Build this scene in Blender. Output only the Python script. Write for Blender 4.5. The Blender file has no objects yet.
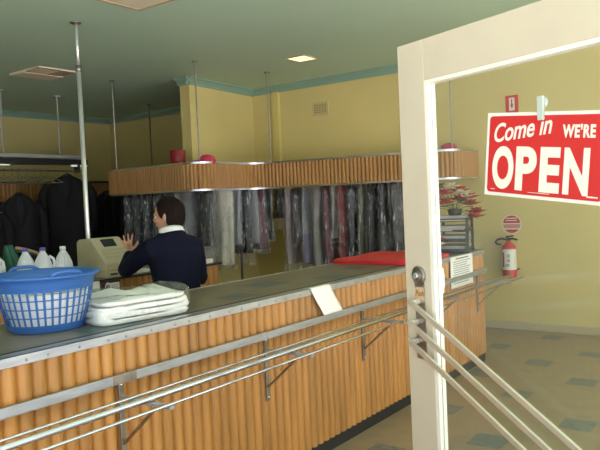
import bpy, math, random
from mathutils import Vector as V, Matrix
import mathutils.noise as mnoise
sc = bpy.context.scene
COL = sc.collection
R = random.Random(5)
PI = math.pi

# ------------------------------------------------------------------ materials
MATS = {}
def mat(name, col, rough=.6, metal=0, noise=0, nscale=8, stretch=(1,1,1), bump=0, bscale=30, spec=.5, emit=0, coat=0):
    m = bpy.data.materials.new(name); m.use_nodes = True; MATS[name] = m
    nt = m.node_tree; b = nt.nodes['Principled BSDF']
    b.inputs['Base Color'].default_value = (*col, 1); b.inputs['Roughness'].default_value = rough
    b.inputs['Metallic'].default_value = metal; b.inputs['Specular IOR Level'].default_value = spec
    b.inputs['Coat Weight'].default_value = coat
    if emit:
        b.inputs['Emission Color'].default_value = (*col, 1); b.inputs['Emission Strength'].default_value = emit
    if noise or bump:
        tc = nt.nodes.new('ShaderNodeTexCoord'); mp = nt.nodes.new('ShaderNodeMapping')
        mp.inputs['Scale'].default_value = stretch; nt.links.new(tc.outputs['Object'], mp.inputs['Vector'])
    if noise:
        n = nt.nodes.new('ShaderNodeTexNoise'); n.inputs['Scale'].default_value = nscale; n.inputs['Detail'].default_value = 5
        nt.links.new(mp.outputs[0], n.inputs['Vector'])
        r = nt.nodes.new('ShaderNodeMapRange'); r.inputs['From Min'].default_value = .25; r.inputs['From Max'].default_value = .75
        r.inputs['To Min'].default_value = 1 - noise; r.inputs['To Max'].default_value = 1 + noise
        nt.links.new(n.outputs['Fac'], r.inputs['Value'])
        x = nt.nodes.new('ShaderNodeVectorMath'); x.operation = 'SCALE'; x.inputs[0].default_value = col
        nt.links.new(r.outputs[0], x.inputs['Scale']); nt.links.new(x.outputs[0], b.inputs['Base Color'])
    if bump:
        n2 = nt.nodes.new('ShaderNodeTexNoise'); n2.inputs['Scale'].default_value = bscale; n2.inputs['Detail'].default_value = 4
        nt.links.new(mp.outputs[0], n2.inputs['Vector'])
        bp = nt.nodes.new('ShaderNodeBump'); bp.inputs['Strength'].default_value = bump; bp.inputs['Distance'].default_value = .02
        nt.links.new(n2.outputs['Fac'], bp.inputs['Height']); nt.links.new(bp.outputs[0], b.inputs['Normal'])
    return m

def film(name, tint, gloss, rough, base, bump, stretch, bscale, milky=0.0, tcol=(1,1,1)):
    """thin clear sheet: transparent + glossy reflection by facing angle, optional milky diffuse"""
    m = bpy.data.materials.new(name); m.use_nodes = True; MATS[name] = m
    nt = m.node_tree; nt.nodes.remove(nt.nodes['Principled BSDF']); out = nt.nodes['Material Output']
    N = nt.nodes.new; L = nt.links.new
    tr = N('ShaderNodeBsdfTransparent'); tr.inputs[0].default_value = (*tcol, 1)
    gl = N('ShaderNodeBsdfGlossy'); gl.inputs['Roughness'].default_value = rough; gl.inputs[0].default_value = (*tint, 1)
    lw = N('ShaderNodeLayerWeight'); lw.inputs[0].default_value = .5
    pw = N('ShaderNodeMath'); pw.operation = 'POWER'; pw.inputs[1].default_value = 4.5; L(lw.outputs['Facing'], pw.inputs[0])
    mul = N('ShaderNodeMath'); mul.operation = 'MULTIPLY_ADD'; mul.inputs[1].default_value = gloss; mul.inputs[2].default_value = base
    mul.use_clamp = True
    L(pw.outputs[0], mul.inputs[0])
    mx = N('ShaderNodeMixShader'); L(mul.outputs[0], mx.inputs[0]); L(tr.outputs[0], mx.inputs[1]); L(gl.outputs[0], mx.inputs[2])
    last = mx
    if bump or milky:
        tc = N('ShaderNodeTexCoord'); mp = N('ShaderNodeMapping'); mp.inputs['Scale'].default_value = stretch
        L(tc.outputs['Object'], mp.inputs['Vector'])
        n = N('ShaderNodeTexNoise'); n.inputs['Scale'].default_value = bscale; n.inputs['Detail'].default_value = 3
        L(mp.outputs[0], n.inputs['Vector'])
    if bump:
        bp = N('ShaderNodeBump'); bp.inputs['Strength'].default_value = bump; bp.inputs['Distance'].default_value = .03
        L(n.outputs['Fac'], bp.inputs['Height']); L(bp.outputs[0], gl.inputs['Normal']); L(bp.outputs[0], lw.inputs['Normal'])
    if milky:
        df = N('ShaderNodeBsdfDiffuse'); df.inputs[0].default_value = (*tint, 1)
        rm = N('ShaderNodeMapRange'); rm.inputs['From Min'].default_value = .57; rm.inputs['From Max'].default_value = .72
        rm.inputs['To Min'].default_value = milky*(.8 if milky > .7 else .9 if milky < .1 else .05); rm.inputs['To Max'].default_value = milky
        L(n.outputs['Fac'], rm.inputs[0])
        m2 = N('ShaderNodeMixShader'); L(rm.outputs[0], m2.inputs[0]); L(mx.outputs[0], m2.inputs[1]); L(df.outputs[0], m2.inputs[2])
        last = m2
    L(last.outputs[0], out.inputs['Surface'])
    return m

def tile_mat(name, base, blue, rects, size, rough, rot=0, noise=.12, grout=.82, spec=.5):
    """sheet floor of square tiles with scattered tiles of a second colour, in object coordinates"""
    m = mat(name, base, rough, noise=noise, nscale=9, spec=spec)
    nt = m.node_tree; N = nt.nodes.new; L = nt.links.new
    b = nt.nodes['Principled BSDF']; src = b.inputs['Base Color'].links[0].from_socket
    tc = [n for n in nt.nodes if n.type == 'TEX_COORD'][0]
    sp = N('ShaderNodeSeparateXYZ'); L(tc.outputs['Object'], sp.inputs[0])
    def math_(op, a, bb, c=None):
        k = N('ShaderNodeMath'); k.operation = op
        for i, v in enumerate((a, bb, c)):
            if v is None: continue
            if isinstance(v, (int, float)): k.inputs[i].default_value = v
            else: L(v, k.inputs[i])
        return k.outputs[0]
    tot = None
    for (cx, cy, hx, hy) in rects:
        a = math_('LESS_THAN', math_('ABSOLUTE', math_('SUBTRACT', sp.outputs[0], cx), 0), hx)
        c = math_('LESS_THAN', math_('ABSOLUTE', math_('SUBTRACT', sp.outputs[1], cy), 0), hy)
        q = math_('MULTIPLY', a, c); tot = q if tot is None else math_('MAXIMUM', tot, q)
    n = N('ShaderNodeTexNoise'); n.inputs['Scale'].default_value = 24; n.inputs['Detail'].default_value = 6
    L(tc.outputs['Object'], n.inputs['Vector'])
    cr = N('ShaderNodeValToRGB'); cr.color_ramp.elements[0].position = .35; cr.color_ramp.elements[1].position = .68
    cr.color_ramp.elements[0].color = (*blue, 1); cr.color_ramp.elements[1].color = (*[min(1, .55*x + .5*y) for x, y in zip(blue, base)], 1)
    L(n.outputs['Fac'], cr.inputs[0])
    # faint joints
    gx = math_('LESS_THAN', math_('ABSOLUTE', math_('SUBTRACT', math_('FRACT', math_('DIVIDE', sp.outputs[0], size), 0), .5), 0), .494)
    gy = math_('LESS_THAN', math_('ABSOLUTE', math_('SUBTRACT', math_('FRACT', math_('DIVIDE', sp.outputs[1], size), 0), .5), 0), .494)
    g = math_('MULTIPLY_ADD', math_('MULTIPLY', gx, gy), 1 - grout, grout)
    mx = N('ShaderNodeMix'); mx.data_type = 'RGBA'; L(tot, mx.inputs[0]); L(src, mx.inputs[6]); L(cr.outputs[0], mx.inputs[7])
    sc_ = N('ShaderNodeVectorMath'); sc_.operation = 'SCALE'; L(mx.outputs[2], sc_.inputs[0]); L(g, sc_.inputs['Scale'])
    L(sc_.outputs[0], b.inputs['Base Color'])
    return m

wall_m   = mat('wall_paint', (.65,.54,.225), .55, noise=.05, nscale=1.5, bump=.05, bscale=60)
ceil_m   = mat('ceiling_paint', (.51,.69,.55), .6, noise=.04, nscale=.8)
cove_m   = mat('cornice_paint', (.25,.39,.31), .5)
base_m   = mat('skirting_paint', (.50,.43,.27), .5)
wood_m   = mat('fluted_timber', (.44,.205,.050), .42, noise=.28, nscale=5, stretch=(3,3,.35), bump=.1, bscale=40)
wood2_m  = mat('fluted_timber_fascia', (.39,.19,.052), .5, noise=.2, nscale=6, stretch=(4,4,.4))
steel_m  = mat('brushed_steel', (.43,.455,.50), .38, metal=.75, noise=.18, nscale=9, stretch=(1,1,6))
chrome_m = mat('chrome_tube', (.55,.56,.60), .22, metal=.95, noise=.06, nscale=12)
satin_m  = mat('satin_aluminium', (.78,.75,.68), .42, metal=.85, noise=.08, nscale=9)
dull_m   = mat('dull_bracket_steel', (.33,.31,.28), .4, metal=1, noise=.2, nscale=20)
black_m  = mat('black_rubber', (.012,.012,.013), .6)
dark_m   = mat('dark_metal', (.035,.035,.035), .45, metal=.4)
cream_m  = mat('cream_door_paint', (.64,.565,.455), .4, noise=.04, nscale=5)
bead_m   = mat('white_gloss_bead', (.88,.86,.80), .3)
red_m    = mat('sign_red', (.62,.028,.030), .4)
white_m  = mat('white_card', (.82,.80,.76), .6)
text_m   = mat('white_lettering', (.85,.80,.74), .6)
paper_m  = mat('paper', (.84,.82,.78), .75)
ink_m    = mat('grey_ink', (.33,.33,.36), .7)
glass_m  = film('door_glass', (1,1,1), .8, .02, .02, 0, (1,1,1), 1.5, milky=.025, tcol=(.97,.98,.96))
plastic_m= film('garment_film', (.92,.94,.97), 1.3, .022, .06, 1.0, (10,10,2.0), 4.0, milky=.5)
wrap_m   = film('bundle_film', (.95,.95,.92), .9, .08, .05, .6, (5,5,5), 3, milky=.22)
milk_m   = film('milky_bottle_plastic', (.85,.88,.90), .6, .10, .1, .1, (3,3,3), 4, milky=.72)
navy_m   = mat('navy_knit', (.005,.006,.019), .9, spec=.2, noise=.15, nscale=40)
skin_m   = mat('skin', (.52,.27,.17), .5, noise=.05, nscale=12)
hair_m   = mat('dark_hair', (.010,.0045,.003), .7, spec=.15, noise=.5, nscale=30, stretch=(2,2,.4), bump=.3, bscale=60)
whitecl_m= mat('white_cotton', (.80,.80,.78), .8, noise=.05, nscale=10, bump=.15, bscale=14)
blue_m   = mat('basket_blue', (.034,.125,.40), .38, noise=.05, nscale=6)
beige_m  = mat('register_beige', (.50,.44,.30), .5, noise=.06, nscale=6)
screen_m = mat('display_dark', (.02,.025,.03), .2)
lampon_m = mat('lit_diffuser', (1.0,.86,.50), .5, emit=1.05)
panel_m  = mat('ceiling_panel_cream', (.88,.77,.60), .5)
frame_m  = mat('ceiling_panel_frame', (.45,.34,.22), .5)
redpl_m  = mat('red_plastic', (.26,.012,.022), .35)
pinkpl_m = mat('crimson_felt', (.50,.03,.08), .6)
redcl_m  = mat('red_cloth', (.70,.025,.035), .6, noise=.12, nscale=7, bump=.3, bscale=9)
purple_m = mat('purple_cap', (.10,.08,.42), .4)
green_m  = mat('green_nylon', (.010,.085,.045), .6)
orange_m = mat('orange_strap', (.40,.20,.12), .6)
flowr_m  = mat('red_petal', (.42,.035,.03), .6, noise=.3, nscale=20)
floww_m  = mat('cream_petal', (.72,.66,.48), .6)
leaf_m   = mat('green_leaf', (.07,.13,.04), .6)
tray_m   = mat('letter_tray_black', (.022,.02,.016), .4)
greyfab_m= mat('grey_paper_stack', (.42,.42,.40), .7, noise=.1, nscale=20)
ventm_m  = mat('vent_cream', (.60,.50,.24), .5)
ventd_m  = mat('vent_brown', (.13,.085,.05), .6)
ext_m    = mat('extinguisher_red', (.55,.04,.03), .3)
lab_m    = mat('label_white', (.75,.73,.66), .5)
brown_m  = mat('dark_brown_card', (.045,.025,.018), .6)
shade_m  = mat('grey_enamel', (.36,.37,.34), .45)
tube_m   = mat('fluorescent_tube', (.95,.95,.80), .5, emit=.30)
lino_m   = None
B9 = .2286
blue_rects = [(-8.05,25.85,.46,.46),(-10.35,27.95,.42,.46),(-8.9,30.5,.42,.45),(-6.65,27.95,.46,.4),(-6.0,23.85,.46,.46),(-9.4,23.55,.46,.5),
              (-7.45,21.55,.42,.46),(-8.85,19.1,.46,.46),(-6.7,17.1,.46,.48),(-8.75,15.1,.42,.45),(-5.05,19.45,.44,.46),(-7.1,21.0,.0,.0),
              (-4.2,25.9,.46,.46),(-3.6,22.5,.46,.46),(-2.2,28.2,.46,.46),(-3.1,17.2,.46,.46),(-1.2,20.4,.46,.46)]
floor_m = tile_mat('lino_floor', (.285,.22,.14), (.07,.125,.15), [tuple(v*B9 for v in r) for r in blue_rects if r[2]], B9, .38)
ctop_m = tile_mat('lino_counter', (.175,.148,.10), (.028,.085,.105),
    [(x+2.63, y-3.2, hx, hy) for x, y, hx, hy in [(-2.685,3.28,.105,.13),(-2.47,3.72,.10,.13),(-2.51,2.80,.08,.11),(-2.42,1.88,.10,.14),(-2.80,2.25,.1,.14),(-2.62,4.25,.1,.1)]], B9, .36, noise=.2, spec=.35)

# ------------------------------------------------------------------ mesh builder
class MB:
    def __init__(s): s.v = []; s.f = []; s.mi = []; s.m = []
    def mat(s, m):
        if m not in s.m: s.m.append(m)
        s.cur = s.m.index(m)
    cur = 0
    def add(s, vs, fs):
        o = len(s.v); s.v += [V(p) for p in vs]
        for f in fs: s.f.append([o+i for i in f]); s.mi.append(s.cur)
    def box(s, a, b, M=None):
        (x0,y0,z0),(x1,y1,z1) = a, b
        vs = [V(p) for p in ((x0,y0,z0),(x1,y0,z0),(x1,y1,z0),(x0,y1,z0),(x0,y0,z1),(x1,y0,z1),(x1,y1,z1),(x0,y1,z1))]
        if M: vs = [M @ p for p in vs]
        s.add(vs, [(0,3,2,1),(4,5,6,7),(0,1,5,4),(1,2,6,5),(2,3,7,6),(3,0,4,7)])
    def cbox(s, c, d, M=None):
        s.box([c[i]-d[i]/2 for i in range(3)], [c[i]+d[i]/2 for i in range(3)], M)
    def tube(s, pts, r, n=10, closed=False, cap=True):
        pts = [V(p) for p in pts]; k = len(pts)
        rr = r if isinstance(r, (list, tuple)) else [r]*k
        rings = []; up = None
        for i, p in enumerate(pts):
            a = pts[(i-1) % k] if (closed or i > 0) else p; b = pts[(i+1) % k] if (closed or i < k-1) else p
            d = (b-a); d = d.normalized() if d.length else V((0,0,1))
            if up is None:
                up = V((0,0,1)) if abs(d.z) < .9 else V((1,0,0))
            x = up.cross(d); x = x.normalized() if x.length > 1e-6 else d.orthogonal().normalized()
            y = d.cross(x).normalized(); up = y
            rings.append([p + x*math.cos(2*PI*j/n)*rr[i] + y*math.sin(2*PI*j/n)*rr[i] for j in range(n)])
        o = [q for ring in rings for q in ring]; fs = []
        for i in range(k if closed else k-1):
            i2 = (i+1) % k
            for j in range(n):
                fs.append((i*n+j, i*n+(j+1) % n, i2*n+(j+1) % n, i2*n+j))
        if cap and not closed:
            fs.append(tuple(reversed(range(n)))); fs.append(tuple((k-1)*n+j for j in range(n)))
        s.add(o, fs)
    def lathe(s, prof, c=(0,0,0), n=32, sx=1, sy=1, M=None, cap=True):
        vs = []; fs = []
        for r, z in prof:
            for j in range(n):
                p = V((c[0]+r*sx*math.cos(2*PI*j/n), c[1]+r*sy*math.sin(2*PI*j/n), c[2]+z)); vs.append(M @ p if M else p)
        for i in range(len(prof)-1):
            for j in range(n): fs.append((i*n+j, i*n+(j+1) % n, (i+1)*n+(j+1) % n, (i+1)*n+j))
        if cap:
            fs.append(tuple(reversed(range(n)))); fs.append(tuple((len(prof)-1)*n+j for j in range(n)))
        s.add(vs, fs)
    def ell(s, c, r, n=20, M=None):
        prof = [(math.sin(PI*i/(n//2)), -math.cos(PI*i/(n//2))) for i in range(n//2+1)]
        vs = []; fs = []
        prof[0] = (1e-4, -1); prof[-1] = (1e-4, 1)
        for a, z in prof:
            for j in range(n):
                p = V((r[0]*a*math.cos(2*PI*j/n), r[1]*a*math.sin(2*PI*j/n), r[2]*z)); p = M @ p if M else p
                vs.append(p + V(c))
        k = len(prof)
        for i in range(k-1):
            for j in range(n): fs.append((i*n+j, i*n+(j+1) % n, (i+1)*n+(j+1) % n, (i+1)*n+j))
        fs.append(tuple(reversed(range(n)))); fs.append(tuple((k-1)*n+j for j in range(n)))
        s.add(vs, fs)
    def prism(s, poly, d0, d1, ax='y', M=None):
        """polygon (list of 2D) extruded along an axis: ax y -> poly in (x,z); x -> (y,z); z -> (x,y)"""
        n = len(poly)
        def P(q, d): 
            p = {'y': V((q[0], d, q[1])), 'x': V((d, q[0], q[1])), 'z': V((q[0], q[1], d))}[ax]
            return M @ p if M else p
        s.add([P(q, d0) for q in poly] + [P(q, d1) for q in poly],
              [tuple(range(n-1, -1, -1)), tuple(range(n, 2*n))] + [(i, (i+1) % n, n+(i+1) % n, n+i) for i in range(n)])
    def grid(s, P, nu, nv, closed=False):
        vs = [P(i/nu, j/nv) for j in range(nv+1) for i in range(nu if closed else nu+1)]
        w = nu if closed else nu+1
        s.add(vs, [(j*w+i, j*w+(i+1) % w, (j+1)*w+(i+1) % w, (j+1)*w+i) for j in range(nv) for i in range(nu)])
    def build(s, name, m=None, parent=None, smooth=False, bevel=0, loc=None):
        me = bpy.data.meshes.new(name); me.from_pydata([tuple(p) for p in s.v], [], s.f)
        ms = s.m if s.m else [m]
        for q in ms: me.materials.append(q)
        if len(ms) > 1: me.polygons.foreach_set('material_index', s.mi)
        me.validate(); me.update()
        import bmesh
        bm = bmesh.new(); bm.from_mesh(me); bmesh.ops.recalc_face_normals(bm, faces=bm.faces); bm.to_mesh(me); bm.free()
        if smooth: me.polygons.foreach_set('use_smooth', [True]*len(me.polygons))
        o = bpy.data.objects.new(name, me); COL.objects.link(o)
        if loc: o.location = loc
        if parent: o.parent = parent
        if bevel:
            md = o.modifiers.new('bevel', 'BEVEL'); md.width = bevel; md.segments = 2; md.limit_method = 'ANGLE'
        return o
def tag(o, label=None, cat=None, group=None, kind=None):
    if label: o['label'] = label
    if cat: o['category'] = cat
    if group: o['group'] = group
    if kind: o['kind'] = kind
    return o
def thing(name, label, cat, loc=(0,0,0), rz=0, group=None):
    o = bpy.data.objects.new(name, None); COL.objects.link(o); o.location = loc; o.rotation_euler = (0,0,rz)
    o.empty_display_size = .1
    return tag(o, label, cat, group)
def bxo(name, a, b, m, parent=None, bevel=0):
    q = MB(); q.box(a, b); return q.build(name, m, parent, bevel=bevel)
def struct(o): o['kind'] = 'structure'; return o
def applied(o):
    dg = bpy.context.evaluated_depsgraph_get(); dg.update()
    me = bpy.data.meshes.new_from_object(o.evaluated_get(dg)); me.name = o.name
    o.modifiers.clear(); o.data = me; return o
def smooth_all(o):
    o.data.polygons.foreach_set('use_smooth', [True]*len(o.data.polygons)); return o
def text_mesh(name, s, size, m, parent, M, off=0, shear=0, ext=.0008, sx=1, align='LEFT', space=1):
    cu = bpy.data.curves.new(name, 'FONT'); cu.body = s; cu.size = size; cu.offset = off; cu.shear = shear; cu.extrude = ext
    cu.align_x = align; cu.space_character = space
    t = bpy.data.objects.new(name, cu); COL.objects.link(t)
    dg = bpy.context.evaluated_depsgraph_get(); dg.update()
    me = bpy.data.meshes.new_from_object(t.evaluated_get(dg)); bpy.data.objects.remove(t)
    me.transform(M @ Matrix.Diagonal((sx,1,1,1))); me.materials.clear(); me.materials.append(m)
    o = bpy.data.objects.new(name, me); COL.objects.link(o); o.parent = parent
    return o

def path_round(pts, rad, step):
    """polyline with rounded corners, resampled evenly: list of (point, normal) - normal to the right of travel"""
    P = [V(p) for p in pts]; out = [P[0]]
    for i in range(1, len(P)-1):
        a, b, c = P[i-1], P[i], P[i+1]; d1 = (a-b).normalized(); d2 = (c-b).normalized()
        r = rad[i] if isinstance(rad, (list, tuple)) else rad
        ang = d1.angle(d2); t = r/math.tan(ang/2); p1 = b+d1*t; p2 = b+d2*t
        ctr = b + (d1+d2).normalized()*(r/math.sin(ang/2))
        for k in range(13):
            q = p1.lerp(p2, k/12) - ctr; out.append(ctr + q.normalized()*r)
    out.append(P[-1])
    L = [0]
    for i in range(1, len(out)): L.append(L[-1]+(out[i]-out[i-1]).length)
    n = int(L[-1]/step); res = []; j = 0
    for k in range(n+1):
        s = L[-1]*k/n
        while j < len(L)-2 and L[j+1] < s: j += 1
        u = (s-L[j])/max(1e-9, L[j+1]-L[j]); p = out[j].lerp(out[j+1], u); d = (out[j+1]-out[j]).normalized()
        res.append((p, V((d.y, -d.x, 0)) if len(d) == 3 else V((d.y, -d.x)), s))
    return res
def fluted(name, pts, rad, z0, z1, pitch, depth, m, parent, thick=.03, sub=10):
    pr = path_round([(p[0], p[1], 0) for p in pts], rad, pitch/sub); q = MB(); vs = []; n = len(pr)
    for p, nr, s in pr:
        h = depth*(abs(math.sin(PI*s/pitch))**.6)
        a = p + nr*h; b = p - nr*thick
        vs += [V((a.x,a.y,z0)), V((a.x,a.y,z1)), V((b.x,b.y,z0)), V((b.x,b.y,z1))]
    fs = []
    for i in range(n-1):
        o = 4*i; k = 4*(i+1)
        fs += [(o,k,k+1,o+1), (o+2,o+3,k+3,k+2), (o+1,k+1,k+3,o+3), (o,o+2,k+2,k)]
    fs += [(0,1,3,2), (4*n-4,4*n-2,4*n-1,4*n-3)]
    q.add(vs, fs); return q.build(name, m, parent)
def band(name, pts, rad, z0, z1, o0, o1, m, parent, step=.03, smooth=True):
    pr = path_round([(p[0], p[1], 0) for p in pts], rad, step); q = MB(); vs = []; n = len(pr)
    for p, nr, s in pr:
        a = p+nr*o1; b = p+nr*o0
        vs += [V((a.x,a.y,z0)), V((a.x,a.y,z1)), V((b.x,b.y,z0)), V((b.x,b.y,z1))]
    fs = []
    for i in range(n-1):
        o = 4*i; k = 4*(i+1)
        fs += [(o,k,k+1,o+1), (o+2,o+3,k+3,k+2), (o+1,k+1,k+3,o+3), (o,o+2,k+2,k)]
    fs += [(0,1,3,2), (4*n-4,4*n-2,4*n-1,4*n-3)]
    q.add(vs, fs); return q.build(name, m, parent)

# ------------------------------------------------------------------ the room
CZ = 3.02; WY = 7.25
struct(bxo('floor', (-9.7,-1.6,-.06), (3.2,7.9,0), floor_m))
struct(bxo('ground', (-14,-14,-.12), (16,14,-.065), mat('pavement_concrete', (.50,.50,.49), .8)))
struct(bxo('ceiling', (-9.7,-1.2,CZ), (3.2,7.9,CZ+.12), ceil_m))
struct(bxo('wall_back', (-6.05,WY,0), (3.2,WY+.15,CZ), wall_m))
struct(bxo('wall_rear', (-9.7,7.62,0), (-5.95,7.8,CZ), wall_m))
struct(bxo('wall_left', (-9.72,-1.2,0), (-9.55,7.7,CZ), wall_m))
struct(bxo('wall_front_added', (-9.7,-1.2,0), (-3.4,-1.05,CZ), wall_m))  # unseen wall, added to keep daylight off the dim left end
q = MB(); q.prism([(-5.88,5.9),(-6.04,5.9),(-6.2,7.66),(-6.04,7.4)], 0, CZ, 'z'); struct(q.build('wall_partition', wall_m))
def cornice(name, a, b, nrm):
    a = V((*a,0)); b = V((*b,0)); nrm = V((*nrm,0)).normalized(); prof = [(0,-.085),(.014,-.085),(.02,-.06),(.05,-.025),(.075,-.016),(.08,0),(0,0)]
    q = MB(); k = len(prof)
    q.add([e+nrm*o+V((0,0,CZ+z)) for e in (a,b) for o, z in prof], [tuple(range(k)), tuple(range(2*k-1,k-1,-1))]+[(i,(i+1)%k,k+(i+1)%k,k+i) for i in range(k)])
    return struct(q.build(name, cove_m))
cornice('trim_1', (-6.02,WY), (3.2,WY), (0,-1))
cornice('trim_2', (-5.88,5.9-.06), (-6.02,WY), (1,.1))
cornice('trim_3', (-6.06,5.9), (-5.84,5.9), (0,-1))
cornice('trim_4', (-9.55,7.62), (-6.15,7.62), (0,-1))
cornice('trim_5', (-9.55,-1), (-9.55,7.62), (1,0))
struct(bxo('trim_6', (-5.655,WY-.05,0), (-5.56,WY,CZ-.08), mat('pipe_boxing', (.66,.55,.20), .5)))
struct(bxo('baseboard_back', (-6.0,WY-.02,0), (3.2,WY,.085), base_m, bevel=.006))

# ------------------------------------------------------------------ service counter
CX = -2.27; C0, C1 = .55, 5.83
ctr = thing('service_counter', 'long timber-fluted service counter with steel edging and tubular parcel rails', 'counter', (-2.63,3.2,0))
def rel(o, root):
    """keep world coordinates when hung under a root that has only a location"""
    for v in o.data.vertices: v.co -= root.location
    return o
def pc(mb, name, m, root, **k): return rel(mb.build(name, m, root, **k), root)
rel(fluted('fluted_front', [(CX-.026,C0),(CX-.026,C1)], 0, .072, .953, .0615, .026, wood_m, ctr, thick=.05), ctr)
q = MB(); q.box((-2.97,C0,0), (-2.93,C1,.95)); q.box((-2.95,C1-.04,0),(CX-.06,C1-.005,.95)); q.box((-2.95,C0,0),(CX-.06,C0+.03,.95)); pc(q, 'back_panel', wood_m, ctr)
q = MB(); q.box((-2.985,C0-.01,.95), (CX-.012,C1+.005,.985)); pc(q, 'countertop', ctop_m, ctr)
q = MB(); q.box((-2.94,C0+.02,0), (CX-.006,C1-.03,.0715)); pc(q, 'toe_kick', black_m, ctr)
q = MB(); q.box((CX-.012,C0-.01,.952), (CX+.008,C1+.008,.988)); q.box((CX-.06,C0-.01,.984),(CX+.006,C1+.008,.988))
q.box((CX-.02,C1,.952),(-2.985,C1+.01,.988)); q.box((-2.995,C0,.952),(-2.983,C1+.01,.988)); ed = pc(q, 'steel_edging', steel_m, ctr, bevel=.002)
q = MB(); q.box((CX-.085,C0,.985),(CX-.06,C1,.9875)); pc(q, 'dark_edge_strip', black_m, ctr)
y = C0+.1; k = 0
while y < C1-.05:
    q = MB(); M = Matrix.Translation((CX+.008,y,.968)) @ Matrix.Rotation(PI/2,4,'Y')
    q.lathe([(.0055,0),(.005,.0015),(.002,.0025)], n=10, M=M); pc(q, 'screw', dull_m, ctr, smooth=True); y += .137 if k % 3 else .09; k += 1
for ya, yb in ((C0,1.79),(1.79,2.735),(2.735,C1)):
    q = MB(); q.box((CX+.012,ya,.782),(CX+.026,yb-.004,.822)); pc(q, 'guard_strip', steel_m, ctr, bevel=.003)
q = MB(); q.box((CX+.026,1.74,.784),(CX+.028,1.86,.820)); pc(q, 'joint_plate', dull_m, ctr)
BY = [.85,1.79,2.735,3.715,4.68,5.64]
for y in BY:
    q = MB(); q.box((CX+.002,y-.013,.455),(CX+.013,y+.013,.80));     a = V((CX+.012,y,.53)); b = V((CX+.225,y,.716)); d = (b-a).normalized(); nn = V((-d.z,0,d.x))*.005
    w = V((0,.009,0))
    q.add([a-nn-w,a+nn-w,b+nn-w,b-nn-w,a-nn+w,a+nn+w,b+nn+w,b-nn+w], [(0,1,2,3),(7,6,5,4),(0,4,5,1),(1,5,6,2),(2,6,7,3),(3,7,4,0)])
    br = pc(q, 'bracket', dull_m, ctr, bevel=.002)
    q = MB(); q.box((CX+.013,y-.012,.715),(CX+.308,y+.012,.729)); rel(q.build('arm', steel_m, br), ctr)
    for zb in (.475,.775):
        q = MB(); M = Matrix.Translation((CX+.012,y,zb)) @ Matrix.Rotation(PI/2,4,'Y')
        q.lathe([(.008,0),(.007,.004),(.003,.006)], n=10, M=M); rel(q.build('bolt', chrome_m, br), ctr)
for dx, r in ((.090,.0055),(.186,.0125),(.300,.0055)):
    q = MB(); q.tube([(CX+dx,C0+.1,.729+r),(CX+dx,5.97,.729+r)], r, 12); pc(q, 'parcel_rail', chrome_m, ctr, smooth=True)

# ------------------------------------------------------------------ curved fascia above
FP = [(-6.70,7.0),(-6.70,5.24),(-5.04,5.14),(-5.12,6.10),(-2.80,6.58),(-2.86,7.24)]
FR = [0,.16,.22,.24,.22,0]
ZB, ZT = 1.64, 1.95
fa = thing('hanging_fascia', 'suspended timber-fluted fascia with rounded corners and bright metal rims', 'fascia', (-4.8,5.9,ZB))
rel(fluted('fluted_panel', FP, FR, ZB+.012, ZT-.012, 0.045, .020, wood2_m, fa, thick=.02), fa)
rel(band('top_rim', FP, FR, ZT-.022, ZT, -.03, .022, chrome_m, fa), fa)
rel(band('bottom_rim', FP, FR, ZB, ZB+.020, -.03, .022, chrome_m, fa), fa)
rel(band('top_shelf', FP, FR, ZT-.035, ZT-.024, -.36, -.02, wood2_m, fa), fa)
for x, y in ((-6.60,5.34),(-5.16,5.28),(-5.05,6.36),(-2.93,6.75)):
    q = MB(); q.tube([(x,y,ZT-.03),(x,y,CZ-.004)], .0085, 8); q.lathe([(.035,-.012),(.03,0)], (x,y,CZ-.001), 16); pc(q, 'suspension_rod', dull_m, fa)

# rail that the bagged garments hang on
for (p0, p1, posts, lab) in (((-6.62,5.58),(-5.45,5.53),[(-6.58,5.58)],'steel rail of bagged garments behind the person'),
        ((-5.40,5.50),(-5.42,6.72),[(-5.40,6.15)],'steel rail on a thin dark post beside the partition'),
        ((-5.36,6.86),(-3.2,6.93),[(-3.35,6.925)],'steel rail of bagged garments along the yellow back wall')):
    gr = thing('garment_rail', lab, 'rail', (p0[0],p0[1],0))
    q = MB(); q.tube([(*p0,1.85),(*p1,1.85)], .012, 8); pc(q, 'tube', chrome_m, gr, smooth=True)
    for x, y in posts:
        q = MB(); q.tube([(x,y,.018),(x,y,1.85)], .014, 8); pc(q, 'post', dark_m, gr)
        q = MB(); q.lathe([(.07,0),(.06,.01),(.02,.02)], (x,y,0), 16); pc(q, 'post_foot', dark_m, gr)

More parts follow.
